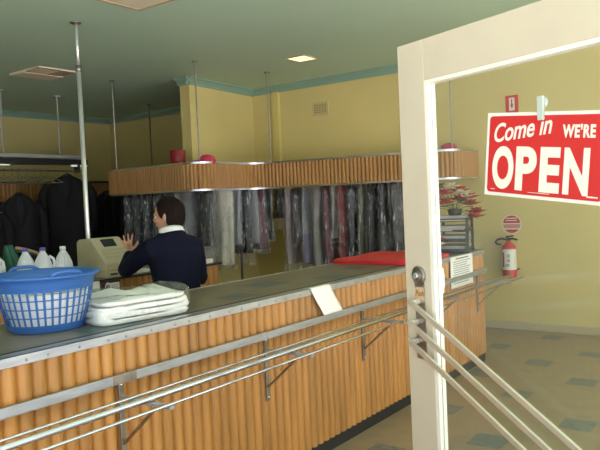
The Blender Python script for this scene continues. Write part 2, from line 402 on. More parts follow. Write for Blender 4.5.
# ------------------------------------------------------------------ bagged garments
def gm(name, c, n=.15): return mat('cloth_'+name, c, .8, noise=n, nscale=6, stretch=(4,4,.8))
GC = dict(black=gm('black',(.008,.008,.010)), navy=gm('navy',(.012,.014,.028)), grey=gm('grey',(.13,.13,.12)), char=gm('charcoal',(.035,.035,.036)),
          cream=gm('cream',(.60,.57,.47)), silver=gm('silver',(.30,.31,.33)), maroon=gm('maroon',(.135,.008,.018)), pink=gm('pink',(.45,.36,.35)),
          lilac=gm('lilac',(.22,.19,.33)), beige=gm('beige',(.33,.31,.27)), red=gm('red',(.28,.020,.022)), brown=gm('brown',(.05,.03,.022)), olive=gm('olive',(.16,.14,.09)))
def garment(x, y, ang, zbot, w, t, color, label, bag=True, bagdrop=.05, seed=0, ztop=1.77, gname='bagged_garment', rail=1.85, cat='garment', group='bagged garments under the fascia', hem=None):
    """ang: direction (radians) of the hanger's shoulders"""
    rr = random.Random(seed); g = thing(gname, label, cat, (x,y,zbot), ang, group)
    h = ztop - zbot; ph = [rr.uniform(0,6.28) for _ in range(6)]; k1 = rr.choice((3,4,5)); fl = rr.uniform(.8,1.25)
    def surf(u, v, grow=0, low=0, amp=1):
        a = 2*PI*u; hh = h+low; z = h - hh*v
        d = v*hh
        sw = (.045 + (w-.045)*min(1,(d/.14))**.6) if d < .14 else w*(1 + (fl-1)*.35*(d-.14)/max(.2,h))
        tt = t*min(1, .45+d/.12) * (1+.25*math.sin(3*v*2+ph[0]))
        ca, sa = math.cos(a), math.sin(a)
        f = 1 + amp*(.24*math.sin(k1*a*1+ph[1]+1.5*v)+.15*math.sin((k1+4)*a+ph[2]-2*v))*min(1, d/.25)
        return V(((sw+grow)*math.copysign(abs(ca)**.8,ca), (tt+grow)*f*math.copysign(abs(sa)**.8,sa)+.012*math.sin(4*v+ph[3]+3*ca), z))
    q = MB(); q.grid(lambda u,v: surf(u,v), 40, 26, True)
    q.mat(color)
    if hem:
        q.mi = [0]*len(q.f); q.mat(hem); n_ = len(q.f)
        for i in range(n_): q.mi[i] = 1 if i >= n_*.66 else 0
    b = len(q.v); top = list(range(0,40)); bot = list(range(b-40,b)); q.f += [top, bot]; q.mi += [0, q.cur if hem else 0]
    q.build('cloth', color, g, smooth=True)
    q = MB(); q.tube([(-w*.8,0,h-.06),(0,0,h+.005),(w*.8,0,h-.06)], .004, 6)
    R0 = .018; zr = rail - zbot
    q.tube([(0,0,h+.005),(0,0,zr-.03)]+[(R0*math.sin(a)*0, R0*(1-math.cos(a))-0, zr+R0*math.sin(a)-.0) for a in (0,.6,1.2,1.8,2.4,3.1)], .003, 6)
    q.build('hanger', chrome_m, g, smooth=True)
    if bag:
        q = MB(); q.grid(lambda u,v: surf(u,v,.022,bagdrop,.8) + V((.022*mnoise.noise(V((u*9,v*7,seed))), .026*mnoise.noise(V((u*11+4,v*9,seed+3))), 0)), 44, 30, True)
        q.build('plastic_bag', plastic_m, g, smooth=True)
    return g
A_ = 0.0; 
# run A: rail along X (shoulders along Y); run B: rail along Y (shoulders along X); run C: rail along X
runs = [
 # x, y, ang, zbot, w, t, colour, label, bagdrop, hem
 (-6.45,5.56,PI/2,.95,.23,.05,'black','black suit in a glinting bag, farthest along the rail from the partition'),
 (-6.30,5.56,PI/2,.90,.23,.05,'navy','navy suit in a glinting bag beside the raised hand',),
 (-6.12,5.55,PI/2,.95,.22,.05,'black','black bagged coat just ahead of the dark-haired face'),
 (-5.95,5.55,PI/2,.92,.22,.05,'char','charcoal bagged coat hidden behind the dark hair'),
 (-5.76,5.54,PI/2,.90,.22,.05,'navy','plain navy bagged jacket right behind the dark head'),
 (-5.60,5.53,PI/2,.88,.22,.045,'grey','long grey dress in dull film beside the navy jacket'),
 (-5.42,5.62,2.5,1.03,.20,.055,'black','short black top with crinkled film between grey and cream gowns'),
 (-5.40,5.76,.15,.80,.22,.06,'cream','long cream gown hanging nearly to counter height'),
 (-5.40,5.93,.1,1.02,.20,.045,'silver','silvery shirt in shiny film next to the cream gown'),
 (-5.41,6.10,.05,.90,.21,.055,'black','black jacket hanging above the thin dark post'),
 (-5.41,6.26,0,1.0,.20,.045,'silver','pale grey shirt between black jacket and maroon dress'),
 (-5.42,6.42,0,.92,.20,.05,'maroon','narrow maroon dress hanging alone above bare wall'),
 (-5.42,6.58,-.1,1.02,.19,.045,'char','charcoal top next to the narrow maroon dress'),
 (-5.30,6.80,-.6,1.28,.19,.05,'black','shortest black top where the rail turns the corner'),
 (-5.07,6.84,PI/2,.72,.21,.04,'pink','dusty pink dress in film, first beyond the short black top'),
 (-4.94,6.84,PI/2,.98,.21,.05,'brown','dark brown jacket beside the dusty pink dress'),
 (-4.82,6.85,PI/2,.72,.21,.04,'silver','silver shirt with lilac lower half in clear film'),
 (-4.66,6.85,PI/2,.69,.21,.055,'beige','long beige coat in clear film beside the maroon pair'),
 (-4.51,6.86,PI/2,.72,.21,.05,'maroon','long maroon coat beside the beige coat'),
 (-4.41,6.86,PI/2,1.03,.20,.022,'cream','thin cream blouse squeezed between maroon and red garments'),
 (-4.31,6.86,PI/2,.72,.21,.04,'red','dull red dress behind the red cloth on the counter'),
 (-4.18,6.87,PI/2,.80,.21,.05,'black','black suit with vertical glints beside the dull red dress'),
 (-4.05,6.87,PI/2,.80,.21,.03,'olive','slim olive coat between two black bagged suits'),
 (-3.92,6.87,PI/2,.80,.21,.05,'black','black suit in bright crinkled film beyond the olive coat'),
 (-3.77,6.88,PI/2,.82,.21,.05,'char','charcoal suit in bright film nearest the door stile'),
 (-3.62,6.88,PI/2,.80,.21,.05,'black','black suit mostly hidden behind the cream door stile'),
]
for i, r in enumerate(runs):
    garment(*r[:6], GC[r[6]], r[7], seed=i+1, bagdrop=.02+.04*((i*7) % 4), hem=GC['lilac'] if 'lilac' in r[7] else None)

# ------------------------------------------------------------------ inner desk, register
dk = thing('inner_desk', 'fluted timber work desk behind the person and register', 'desk', (-4.38,3.0,0))
rel(fluted('fluted_front', [(-4.12,1.3),(-4.12,4.36)], 0, .06, .972, .0615, .018, wood_m, dk, thick=.04), dk)
q = MB(); q.box((-4.66,1.3,.970),(-4.085,4.38,.985)); pc(q, 'desktop', ctop_m, dk)
q = MB(); q.box((-4.085,1.3,.970),(-4.080,4.385,.987)); q.box((-4.66,4.38,.970),(-4.080,4.387,.987)); pc(q, 'dark_edging', black_m, dk)
q = MB(); q.box((-4.65,4.32,.0),(-4.13,4.36,.955)); q.box((-4.66,1.3,0),(-4.63,4.36,.955)); q.box((-4.64,1.3,0),(-4.16,4.34,.06)); pc(q, 'carcass', wood_m, dk)

rg = thing('cash_register', 'beige cash register with sloping keyboard and dark display', 'cash register', (-4.37,3.265,.985), .0)
q = MB(); q.prism([(-.13,.05),(.22,.05),(.22,.10),(.045,.285),(.02,.292),(-.10,.285),(-.13,.26)], -.05,.23,'y'); q.build('body', beige_m, rg, bevel=.008)
q = MB(); q.box((-.14,-.055,0),(.225,.235,.048)); dr = q.build('cash_drawer', beige_m, rg, bevel=.004)
q = MB(); q.box((.226,-.02,.018),(.236,.04,.03)); q.build('handle', dark_m, dr)
sl = math.atan2(.2,.175)
def onslope(s, y, h):   # s along slope from the top
    d = V((.175,0,-.2)).normalized(); n = V((.2,0,.175)).normalized(); return V((.045,y,.285)) + d*s + n*h
def slopebox(s0,s1,y0,y1,h0,h1):
    P = [onslope(s,y_,h) for h in (h0,h1) for (s,y_) in ((s0,y0),(s1,y0),(s1,y1),(s0,y1))]
    return P, [(0,3,2,1),(4,5,6,7),(0,1,5,4),(1,2,6,5),(2,3,7,6),(3,0,4,7)]
q = MB(); q.add(*slopebox(.012,.085,.03,.15,0,.006)); q.build('display', screen_m, rg)
q = MB()
for a in range(4):
    for b in range(7):
        q.add(*slopebox(.11+a*.034,.136+a*.034,-.02+b*.034,.006+b*.034,0,.008))
q.build('keyboard', mat('key_beige',(.42,.38,.27),.5), rg)

# stock on the desk
q = MB(); q.box((0,0,0),(.015,.16,.105)); o = q.build('framed_card', brown_m, None); o.location = (-4.072,3.10,.872)
tag(o, 'dark brown card with white oval emblem on the desk front', 'card')
q = MB(); q.box((.0152,.055,.02),(.0165,.15,.085)); q.build('white_panel', white_m, o)
q = MB(); M = Matrix.Translation((.0155,.045,.053)) @ Matrix.Rotation(PI/2,4,'Y'); q.lathe([(.040,0),(.040,.0015)], n=24, sx=1, sy=.62, M=M); em = q.build('emblem', white_m, o)
q = MB()
for yy in (.028,.040,.052): q.box((.0172,yy,.03),(.018,yy+.007,.076))
q.build('emblem_bars', brown_m, em)
q = MB()
for zz in (.036,.050,.064): q.box((.0166,.078,zz),(.0172,.14,zz+.004))
q.build('print_line', ink_m, o)
q = MB(); q.box((0,0,0),(.004,.075,.12)); o = q.build('paper_slip', paper_m); o.location = (-4.074,3.01,.862); tag(o, 'blank white slip on the desk front beside the brown card', 'paper')
def papers(name, loc, rz, sx, sy, th, label, m=paper_m, group=None):
    q = MB(); n = 5
    for i in range(n):
        M = Matrix.Rotation(.12*math.sin(i*2.1),4,'Z'); q.cbox((0,0,th*(i+.5)/n),(sx,sy,th/n*.92),M)
    o = q.build(name, m); o.location = loc; o.rotation_euler = (0,0,rz); return tag(o, label, 'papers', group)
papers('paper_stack', (-4.30,3.60,.985), .2, .24, .30, .012, 'loose white papers on the desk under the raised forearm')
papers('paper_stack', (-4.24,4.24,.985), .2, .2, .22, .035, 'white papers on the desk end behind the person')
papers('green_notepad', (-4.45,4.14,.985), .5, .14, .2, .06, 'olive green pad at the right-hand end of the desk', GC['olive'])

# ------------------------------------------------------------------ bottles behind the basket
def bottle(x, y, z0, rz, capm, label):
    b = thing('milk_bottle', label, 'bottle', (x,y,z0), rz, 'plastic bottles on the desk')
    q = MB(); prof = [(.055,0),(.062,.01),(.062,.13),(.058,.155),(.045,.19),(.028,.22),(.019,.235),(.019,.25)]
    q.lathe(prof, n=28); q.build('body', milk_m, b, smooth=True)
    q = MB(); q.tube([(.040,0,.205),(.068,0,.185),(.075,0,.15),(.062,0,.12)], .010, 8); q.build('handle', milk_m, b, smooth=True)
    q = MB(); q.lathe([(.021,.244),(.021,.262),(.018,.266)], n=20); q.build('cap', capm, b, smooth=True)
    q = MB(); q.lathe([(.057,.004),(.057,.10)], n=24); q.build('liquid', mat('cloudy_liquid_%d' % int(x*-1000+y*100), (.55,.58,.58), .3), b, smooth=True)
    return b
bottle(-4.30,2.66,.985,2.6,purple_m,'squat milky bottle with purple cap, nearest the green bag')
bottle(-4.22,2.74,.985,.9,purple_m,'upright milky bottle with purple cap in the middle of the row')
bottle(-4.16,2.86,.985,-.4,white_m,'milky bottle with white cap, nearest the cash register')
bottle(-4.40,2.50,.985,.2,white_m,'half-hidden milky bottle by the left edge behind the basket')
gb = thing('nylon_bag', 'green nylon bag with orange straps slumped beside the bottles', 'bag', (-4.45,2.68,.985))
q = MB(); q.grid(lambda u,v: V(((.09+.02*math.sin(5*u*6.28))*math.cos(2*PI*u)*(1-.75*v**2), (.07+.015*math.sin(3*u*6.28))*math.sin(2*PI*u)*(1-.6*v**2)-.05*v, 0.29*v)), 28, 14, True); q.f.append(list(range(28))); q.mi.append(0)
q.build('sack', green_m, gb, smooth=True)
q = MB(); q.tube([(.05,-.03,.27),(.08,.04,.25),(.07,.12,.22),(.05,.16,.20)], .012, 8); q.build('strap', orange_m, gb, smooth=True)
q = MB(); q.tube([(.06,-.03,.25),(.09,.03,.23),(.08,.10,.205)], .010, 8); q.build('strap', green_m, gb, smooth=True)

# ------------------------------------------------------------------ laundry basket
bk = thing('laundry_basket', 'round blue slotted plastic laundry basket full of whites', 'basket', (-2.70,1.755,.988))
def brad(z): return .155 + (.215-.155)*(z/.235)**.8
nu = 76; rows = [0,.028]; zz = .028
for i in range(4): rows += [zz+.033, zz+.040]; zz += .040
rows = [0,.030,.0335,.061,.0645,.068,.0715,.099,.1025,.106,.1095,.137,.1405,.144,.1475,.172,.180]
rows = [0,.030,.062,.067,.099,.104,.136,.141,.173,.180]
q = MB(); vs = []
for z in rows:
    for j in range(nu):
        a = 2*PI*(j + (.34 if j % 2 == 0 else .0))/nu; vs.append((brad(z)*math.cos(a), brad(z)*math.sin(a), z))
fs = []
for i in range(len(rows)-1):
    for j in range(nu):
        if i in (1,3,5,7) and j % 2 == 1: continue
        fs.append((i*nu+j, i*nu+(j+1) % nu, (i+1)*nu+(j+1) % nu, (i+1)*nu+j))
fs.append(tuple(reversed(range(nu))))
q.add(vs, fs); o = q.build('slotted_body', blue_m, bk)
md = o.modifiers.new('thick','SOLIDIFY'); md.thickness = .004; md.offset = 0
md = o.modifiers.new('round','BEVEL'); md.width = .0035; md.segments = 2; md.affect = 'EDGES'; md.limit_method = 'ANGLE'; md.angle_limit = 1.0
q = MB(); q.lathe([(brad(.176),.176),(brad(.205)+.003,.205),(.216,.232),(.230,.236),(.233,.229),(.236,.229),(.236,.238),(.226,.243),(.212,.240),(brad(.205)-.003,.205),(brad(.176)-.004,.176)], n=64, cap=False); q.build('rim', blue_m, bk, smooth=True)
cam_dir = math.atan2(-1.765, 2.685)
for a0 in (cam_dir+.42, cam_dir+.42+PI):
    q = MB(); pts = []
    for k in range(-6,7):
        a = a0 + k*.052; e = .018*(1-(abs(k)/6)**4); pts.append((.226*math.cos(a), .226*math.sin(a), .238+e))
    q.tube(pts, .0085, 10); q.build('handle', blue_m, bk, smooth=True)
q = MB(); q.lathe([(.158,0),(.163,.012),(.168,.028)], n=64, cap=False); q.build('base_band', blue_m, bk, smooth=True)
# whites inside, a heap nobody could count
q = MB()
q.grid(lambda u,v: (lambda z,a: V(((brad(z)-.012)*(1-.05*abs(mnoise.noise(V((math.cos(a)*3,math.sin(a)*3,z*18)))))*math.cos(a), (brad(z)-.012)*(1-.05*abs(mnoise.noise(V((math.cos(a)*3+9,math.sin(a)*3,z*18)))))*math.sin(a), z)))(.006+.155*v, 2*PI*u), 64, 14, True)
n0 = len(q.v); 
q.grid(lambda u,v: (lambda a: V(((brad(.16)-.014)*(1-v)*math.cos(a), (brad(.16)-.014)*(1-v)*math.sin(a), .160+.022*mnoise.noise(V((math.cos(a)*(1-v)*3,math.sin(a)*(1-v)*3,5)))*min(1,3*v))))(2*PI*u), 48, 12, True)
o = q.build('white_laundry', whitecl_m, None, smooth=True); o.location = bk.location; tag(o, 'heap of white washing showing through the blue basket slots', 'laundry', kind='stuff')

# ------------------------------------------------------------------ bundle of whites in plastic on the counter
bd = thing('linen_bundle', 'bundle of folded white linen in clear plastic on the counter', 'linen bundle', (-2.585,2.115,.988), -.18)
def pil(u, v, w, l, h, seed, rag=.030):
    # rounded slab: u round, v up the side and over the top
    a = 2*PI*u; ca, sa = math.cos(a), math.sin(a)
    if v < .6: s = 1 + .03*math.sin(v/.6*PI); z = h*v/.6
    else: s = 1-(v-.6)/.4; z = h + .004*math.sin(8*s)
    e = .28
    x = w*math.copysign(abs(ca)**e, ca)*s; y = l*math.copysign(abs(sa)**e, sa)*s
    d = rag*mnoise.noise(V((x*7+seed, y*7, z*14)))
    return V((x*(1+d*2), y*(1+d), z + (d*1.4 if v > .45 else 0)))
for k, (h0, h, w, l, ox, oy) in enumerate(((0,.030,.190,.235,0,0),(.027,.030,.188,.232,.004,.0),(.054,.028,.182,.230,-.004,.004),(.078,.024,.172,.224,-.010,.008))):
    q = MB(); q.grid(lambda u,v: pil(u,v,w,l,h,k*3.1)+V((ox,oy,h0)), 64, 14, True); q.build('folded_linen', whitecl_m, bd, smooth=True)
q = MB(); q.grid(lambda u,v: pil(u,v,.200,.246,.110,9,.03)+V((0,0,.002)), 90, 24, True); q.build('plastic_wrap', wrap_m, bd, smooth=True)

# red cloth at the far end of the counter
q = MB()
def redp(u, v):
    a = 2*PI*u; ca, sa = math.cos(a), math.sin(a); s = 1 if v < .35 else 1-(v-.35)/.65
    z = .016*min(1, v/.35); x = .355*math.copysign(abs(ca)**.22,ca)*s; y = .38*math.copysign(abs(sa)**.22,sa)*s
    n_ = mnoise.noise(V((x*6,y*6,1.3))); return V((x, y, z + ((.012*n_+.010) if v > .3 else 0)))
q.grid(redp, 80, 26, True); o = q.build('red_cloth', redcl_m, None, smooth=True); o.location = (-2.645,4.83,.9885); tag(o, 'bright red cloth laid flat across the counter top', 'cloth')

# paper sheet bent over the counter edge
q = MB()
def sheet(u, v):
    if v < .12: return V((CX-.03*(1-v/.12)+.011, 3.15+.20*u, .9905))
    t = (v-.12)/.88; return V((CX+.0135+.028*math.sin(t*PI*.55)*t, 3.15+.20*u+.085*t*1, .9905-.165*t))
q.grid(sheet, 8, 16); o = q.build('paper_sheet', paper_m, None, smooth=True); md = o.modifiers.new('t','SOLIDIFY'); md.thickness = .0012
tag(o, 'blank white sheet hanging over the steel counter edge', 'paper')
# printed notice on the front of the counter
nt_ = thing('printed_notice', 'printed white notice hanging on the far end of the counter front', 'notice', (CX+.012,5.08,.732))
q = MB(); q.box((0,0,0),(.003,.45,.25)); q.build('sheet', paper_m, nt_)
q = MB(); rr = random.Random(3)
for i in range(11): q.box((.0032,.04+.02*rr.random(),.03+i*.0175),(.0038,.41-.10*rr.random(),.0375+i*.0175))
q.build('print_line', ink_m, nt_)
q = MB(); q.box((.0032,.10,.226),(.0038,.36,.236)); q.build('heading', mat('ink_dark',(.12,.12,.14),.7), nt_)

# letter trays and flowers at the counter's far end
lt = thing('letter_tray_rack', 'black stacking letter tray rack on the counter end behind the glass', 'letter tray', (-2.42,5.57,.988), .25)
for k in range(4):
    z = .01+k*.085; q = MB()
    w, l = .13, .17
    ox = (-.02 if k % 2 else .0); oy = (.02 if k > 1 else 0)
    q.box((-w+ox,-l+oy,z),(w+ox,l+oy,z+.006))
    for (a,b) in (((-w,-l),(w,-l+.008)),((-w,l-.008),(w,l)),((-w,-l),(-w+.008,l)),((w-.008,-l),(w,l))):
        q.box((a[0]+ox,a[1]+oy,z),(b[0]+ox,b[1]+oy,z+.028))
    q.build('tray', tray_m, lt)
q = MB()
for sx in (-1,1):
    for sy in (-1,1): q.box((sx*.125-.011,sy*.15-.013,0),(sx*.125+.011,sy*.15+.013,.30))
q.build('upright', tray_m, lt)
for k in range(4):
    q = MB(); z = .017+k*.085; M = Matrix.Rotation(.03*(k-1.5),4,'Z')
    for i in range(4): q.cbox((.008*math.sin(i*3+k),.012*math.cos(i*2+k),z+.006+i*.011),(.22,.29,.0095),M)
    o = q.build('paper_stack', greyfab_m); o.location = (-2.42,5.57,.988); o.rotation_euler = (0,0,.25)
    tag(o, ['pale papers in the lowest letter tray','pale papers in the second letter tray up','pale papers in the third letter tray up','pale papers in the topmost letter tray, below the flowers'][k], 'papers', 'papers in the letter trays')
def flower_mesh(q, c, r, n, tilt, m, rr, w=.32, layers=2):
    q.mat(m)
    for L in range(layers):
        for k in range(n):
            a = 2*PI*(k+.5*L)/n + rr.uniform(-.15,.15); el = tilt + .5*L; rad = r*(1-.3*L)
            d = V((math.cos(a)*math.cos(el), math.sin(a)*math.cos(el), math.sin(el))); sd = V((-math.sin(a), math.cos(a), 0)); up = sd.cross(d)*-1
            c_ = V(c); pts = [c_, c_+d*rad*.5+sd*rad*w*.6+up*.006, c_+d*rad, c_+d*rad*.5-sd*rad*w*.6+up*.006, c_+d*rad*.5-up*.004]
            q.add(pts, [(0,1,4),(1,2,4),(2,3,4),(3,0,4)])
pt = thing('flower_arrangement', 'red and cream artificial flower arrangement on the letter trays', 'flowers', (-2.42,5.58,1.325))
q = MB(); q.lathe([(.05,-.035),(.065,.03),(.06,.035)], n=20); q.build('pot', tray_m, pt, smooth=True)
rr = random.Random(11); heads = [(-.15,-.10,.10,0),(-.05,-.13,.15,0),(.06,-.02,.10,0),(.13,.10,.05,0),(.16,.17,-.02,0),(.03,.09,.17,0),(-.10,.05,.18,1),(-.03,-.02,.21,1),(.05,.03,.155,1),(.10,.02,.12,1),(-.14,-.05,.21,2),(.17,.10,-.06,0),(-.19,-.14,.05,0),(.10,.16,.11,0),(-.02,-.17,.07,0)]
for (x,y,z,kd) in heads:
    q = MB(); q.mat(leaf_m); q.tube([(0,0,.02),(x*.6,y*.6,z*.6+.02),(x,y,z)], .003, 5); q.build('stem', leaf_m, pt)
    q = MB(); flower_mesh(q, (x*.85,y*.85,z+.01), .115 if kd == 0 else .10, 8 if kd == 0 else 12, .25, flowr_m if kd == 0 else floww_m if kd == 1 else leaf_m, rr, .60 if kd == 0 else .20, 3); q.build('bloom' if kd < 2 else 'leaf_cluster', None, pt)
for k in range(14):
    a = rr.uniform(0,6.28); q = MB(); q.mat(leaf_m); r_ = rr.uniform(.06,.13); flower_mesh(q, (r_*math.cos(a),r_*math.sin(a),.03+.1*rr.random()), .06, 3, .2, leaf_m, rr, .4, 1); q.build('leaf_cluster', None, pt)
sm = thing('small_posy', 'small red and yellow posy low beside the letter trays', 'flowers', (-2.44,5.22,.988))
q = MB(); q.lathe([(.022,0),(.03,.07),(.028,.072)], n=16); q.build('cup', white_m, sm, smooth=True)
for k in range(7):
    a = k*.9; q = MB(); flower_mesh(q, (.05*math.cos(a),.05*math.sin(a),.09+.035*(k % 3)), .045, 6, .3, flowr_m if k % 3 else floww_m, rr, .5); q.build('bloom', None, sm)

# ------------------------------------------------------------------ objects on the fascia shelf
q = MB(); q.lathe([(.080,0),(.085,.004),(.090,.185),(.084,.19),(.077,.185),(.072,.01)], n=28); o = q.build('red_tub', redpl_m, None, smooth=True); o.location = (-5.63,5.42,ZT-.024); tag(o, 'dark red plastic tub on the fascia beside the partition end', 'tub')
def red_cap(loc, rz, label):
    c = thing('felt_cap', label, 'cap', loc, rz)
    q = MB(); q.lathe([(.098,0),(.096,.04),(.080,.075),(.045,.098),(.004,.104)], n=24, sy=.85); q.build('crown', pinkpl_m, c, smooth=True)
    q = MB(); q.lathe([(.10,.03),(.105,.036),(.08,.042)], (-.07,0,0), n=24, sy=.8); q.build('brim', redpl_m, c, smooth=True)
red_cap((-5.13,5.36,ZT-.024), .6, 'crimson cap on the fascia corner beside the partition')
red_cap((-2.99,6.80,ZT-.024), .3, 'crimson cap on the fascia corner seen through the door glass')

# ------------------------------------------------------------------ ceiling fittings
def flat_rect(name, x0, y0, x1, y1, fw, frm, inm, label, cat, drop=.012, inname='panel', kindf=None):
    t = thing(name, label, cat, ((x0+x1)/2,(y0+y1)/2,CZ)); a, b = (x1-x0)/2, (y1-y0)/2
    q = MB()
    for (p, r_) in (((-a,-b),(a,-b+fw)),((-a,b-fw),(a,b)),((-a,-b+fw),(-a+fw,b-fw)),((a-fw,-b+fw),(a,b-fw))): q.box((p[0],p[1],-drop),(r_[0],r_[1],-.0005))
    q.build('frame', frm, t)
    q = MB(); q.box((-a+fw,-b+fw,-drop*.75),(a-fw,b-fw,-.0005)); q.build(inname, inm, t)
    return t, a, b
flat_rect('ceiling_light', -4.42,5.89,-4.17,6.16,.014, frame_m, lampon_m, 'small square lit ceiling light above the far fascia', 'light', inname='diffuser')
flat_rect('ceiling_panel', -4.07,3.10,-3.60,3.59,.02, frame_m, panel_m, 'cream square ceiling panel over the service counter', 'panel', .02)
t, a, b = flat_rect('ceiling_register', -6.96,4.24,-6.40,4.75,.025, panel_m, ventd_m, 'air register with brown louvres near the chrome pole', 'vent', .012, 'duct_opening')
for k in range(7):
    q = MB(); x = .01+k*(a-.05)/7; q.box((x,-b+.03,-.016),(x+.008,.03,-.009)); q.build('louvre', frame_m, t)
q = MB(); q.box((.0,.03,-.014),(a-.03,b-.03,-.004)); q.build('side_panel', frame_m, t)
q = MB(); q.box((-a,-b+.01,-.020),(-.02,b-.01,-.0125)); q.build('deflector', panel_m, t)
pole_m = mat('polished_pole', (.86,.86,.88), .34, metal=.8)
po = thing('chrome_pole', 'bright chrome pole from ceiling to floor behind the cash register', 'pole', (-4.713,3.484,0))
q = MB(); q.tube([(0,0,0),(0,0,2.66)], .019, 14); q.build('lower_tube', pole_m, po, smooth=True)
q = MB(); q.tube([(0,0,2.64),(0,0,CZ-.002)], .013, 12); q.build('upper_tube', pole_m, po, smooth=True)
q = MB(); q.lathe([(.024,2.62),(.026,2.63),(.026,2.66),(.020,2.67)], n=16); q.build('collar', dull_m, po, smooth=True)
q = MB(); q.lathe([(.04,CZ-.015),(.045,CZ-.001)], n=18); q.build('flange', dull_m, po, smooth=True)
q = MB(); q.lathe([(.05,0),(.045,.012),(.02,.02)], n=18); q.build('foot', dull_m, po, smooth=True)

# ------------------------------------------------------------------ garment conveyor, jackets (dim corner)
cv = thing('conveyor_gantry', 'suspended conveyor gantry with strip light above the dark jackets', 'conveyor', (-7.94,5.0,2.0))
q = MB(); q.box((-8.02,3.6,2.185),(-7.86,5.80,2.235)); pc(q, 'light_batten', shade_m, cv, bevel=.004)
q = MB(); q.box((-8.0,3.6,2.105),(-7.90,5.90,2.175)); pc(q, 'beam', dark_m, cv)
q = MB(); q.tube([(-7.85,5.60,2.09),(-7.85,5.85,2.09)], .014, 10); pc(q, 'strip_tube', tube_m, cv)
q = MB(); q.tube([(-7.85,3.9,2.09),(-7.85,4.72,2.09)], .008, 10); pc(q, 'strip_tube', tube_m, cv)
q = MB(); q.tube([(-7.82,3.4,2.02),(-7.82,5.75,2.02)], .011, 8); pc(q, 'hang_bar', chrome_m, cv)
for y in (4.70,5.50):
    q = MB(); q.tube([(-7.94,y,2.17),(-7.94,y,CZ-.003)], .011, 8); q.lathe([(.05,-.02),(.045,-.001)], (-7.94,y,CZ), 16); pc(q, 'hanger_rod', shade_m, cv)
for y in (3.9,5.70):
    q = MB(); q.box((-7.93,y-.01,2.0),(-7.81,y+.01,2.11)); pc(q, 'bar_bracket', dark_m, cv)
q = MB(); q.tube([(-7.779,6.953,1.9),(-7.779,6.953,CZ-.003)], .01, 8); q.lathe([(.04,-.012),(.035,-.001)], (-7.779,6.953,CZ), 16); o = q.build('ceiling_rod', dull_m); tag(o, 'thin dark rod from ceiling near the far rear wall', 'rod')
wire_m = mat('hanger_wire', (.30,.28,.22), .35, metal=1)
def wire_hanger(x, y, z, rz, label):
    q = MB(); q.tube([(-.2,0,-.17),(-.05,0,-.095),(0,0,-.075),(.05,0,-.095),(.2,0,-.17)], .0035, 6); q.tube([(-.2,0,-.17),(.2,0,-.17)], .0035, 6)
    q.tube([(0,0,-.075),(0,0,-.03),(.012,0,-.01),(.02,0,.0),(.012,0,.014),(-.002,0,.016),(-.014,0,.006)], .003, 6)
    o = q.build('wire_hanger', wire_m, None, smooth=True); o.location = (x,y,z); o.rotation_euler = (0,0,rz); tag(o, label, 'hanger', 'empty wire hangers on the conveyor bar'); return o
for k in range(9): wire_hanger(-7.82, 4.42+.10*k, 2.03, [.25,.5,.2,.7,.35,.6,.15,.45,.55][k], 'empty wire hanger among the bare row above the jackets')
jack_m = mat('black_suiting', (.007,.007,.009), .8, noise=.2, nscale=20)
def jacket(x, y, z0, rz, label, h=1.2, w=.27):
    j = thing('hanging_jacket', label, 'jacket', (x,y,z0), rz, 'black jackets on the conveyor')
    def S(u, v):
        a = 2*PI*u; ca, sa = math.cos(a), math.sin(a); d = v*h
        s = .055+(w-.055)*min(1,d/.17)**.75 if d < .17 else w*(1-.06*math.sin(min(1,(d-.17)/.5)*PI)+.05*max(0,d-.6))
        t = .05+.055*min(1,d/.2)
        return V((s*math.copysign(abs(ca)**.8,ca), t*(1+.10*math.sin(5*a+3*v))*sa, h-d))
    q = MB(); q.grid(S, 36, 24, True); q.f.append(list(range(36))); q.mi.append(0); q.build('body', jack_m, j, smooth=True)
    for sx in (-1,1):
        q = MB(); q.tube([(sx*(w-.06),0,h-.12),(sx*(w+.015),-.01,h-.26),(sx*(w+.03),-.02,h-.48),(sx*(w+.02),-.05,h-.74)], [.06,.065,.055,.05], 12); q.build('sleeve', jack_m, j, smooth=True)
        q = MB(); q.add([(sx*.04,-.062,h-.02),(sx*.10,-.115,h-.13),(sx*.09,-.122,h-.20),(sx*.005,-.118,h-.42),(sx*.008,-.10,h-.42),(sx*.03,-.05,h-.03)], [(0,1,2,3),(0,3,4,5)]); q.build('lapel', jack_m, j)
    q = MB(); q.tube([(-.05,.02,h-.01),(0,.04,h+.02),(.05,.02,h-.01)], .018, 8); q.build('collar', jack_m, j, smooth=True)
    q = MB(); zr = 2.02-z0; q.tube([(0,0,h-.02),(0,0,zr-.005),(.01,0,zr+.012),(0,0,zr+.02),(-.012,0,zr+.012)], .004, 6); q.tube([(-.2,0,h-.10),(0,0,h-.02),(.2,0,h-.10)], .006, 6); q.build('hanger', wire_m, j)
vd = math.atan2(5.5,-7.94) - PI/2     # the jackets face the shop
jacket(-7.82,5.50,.76,.75,'large black suit jacket with lapels, hanging front on',1.2,.30)
jacket(-7.82,4.80,.60,1.1,'black jacket beside the large lapelled one on the conveyor bar',1.12,.24)
jacket(-7.86,4.36,.55,1.0,'narrow black jacket half out of view at the bar end',1.05,.24)
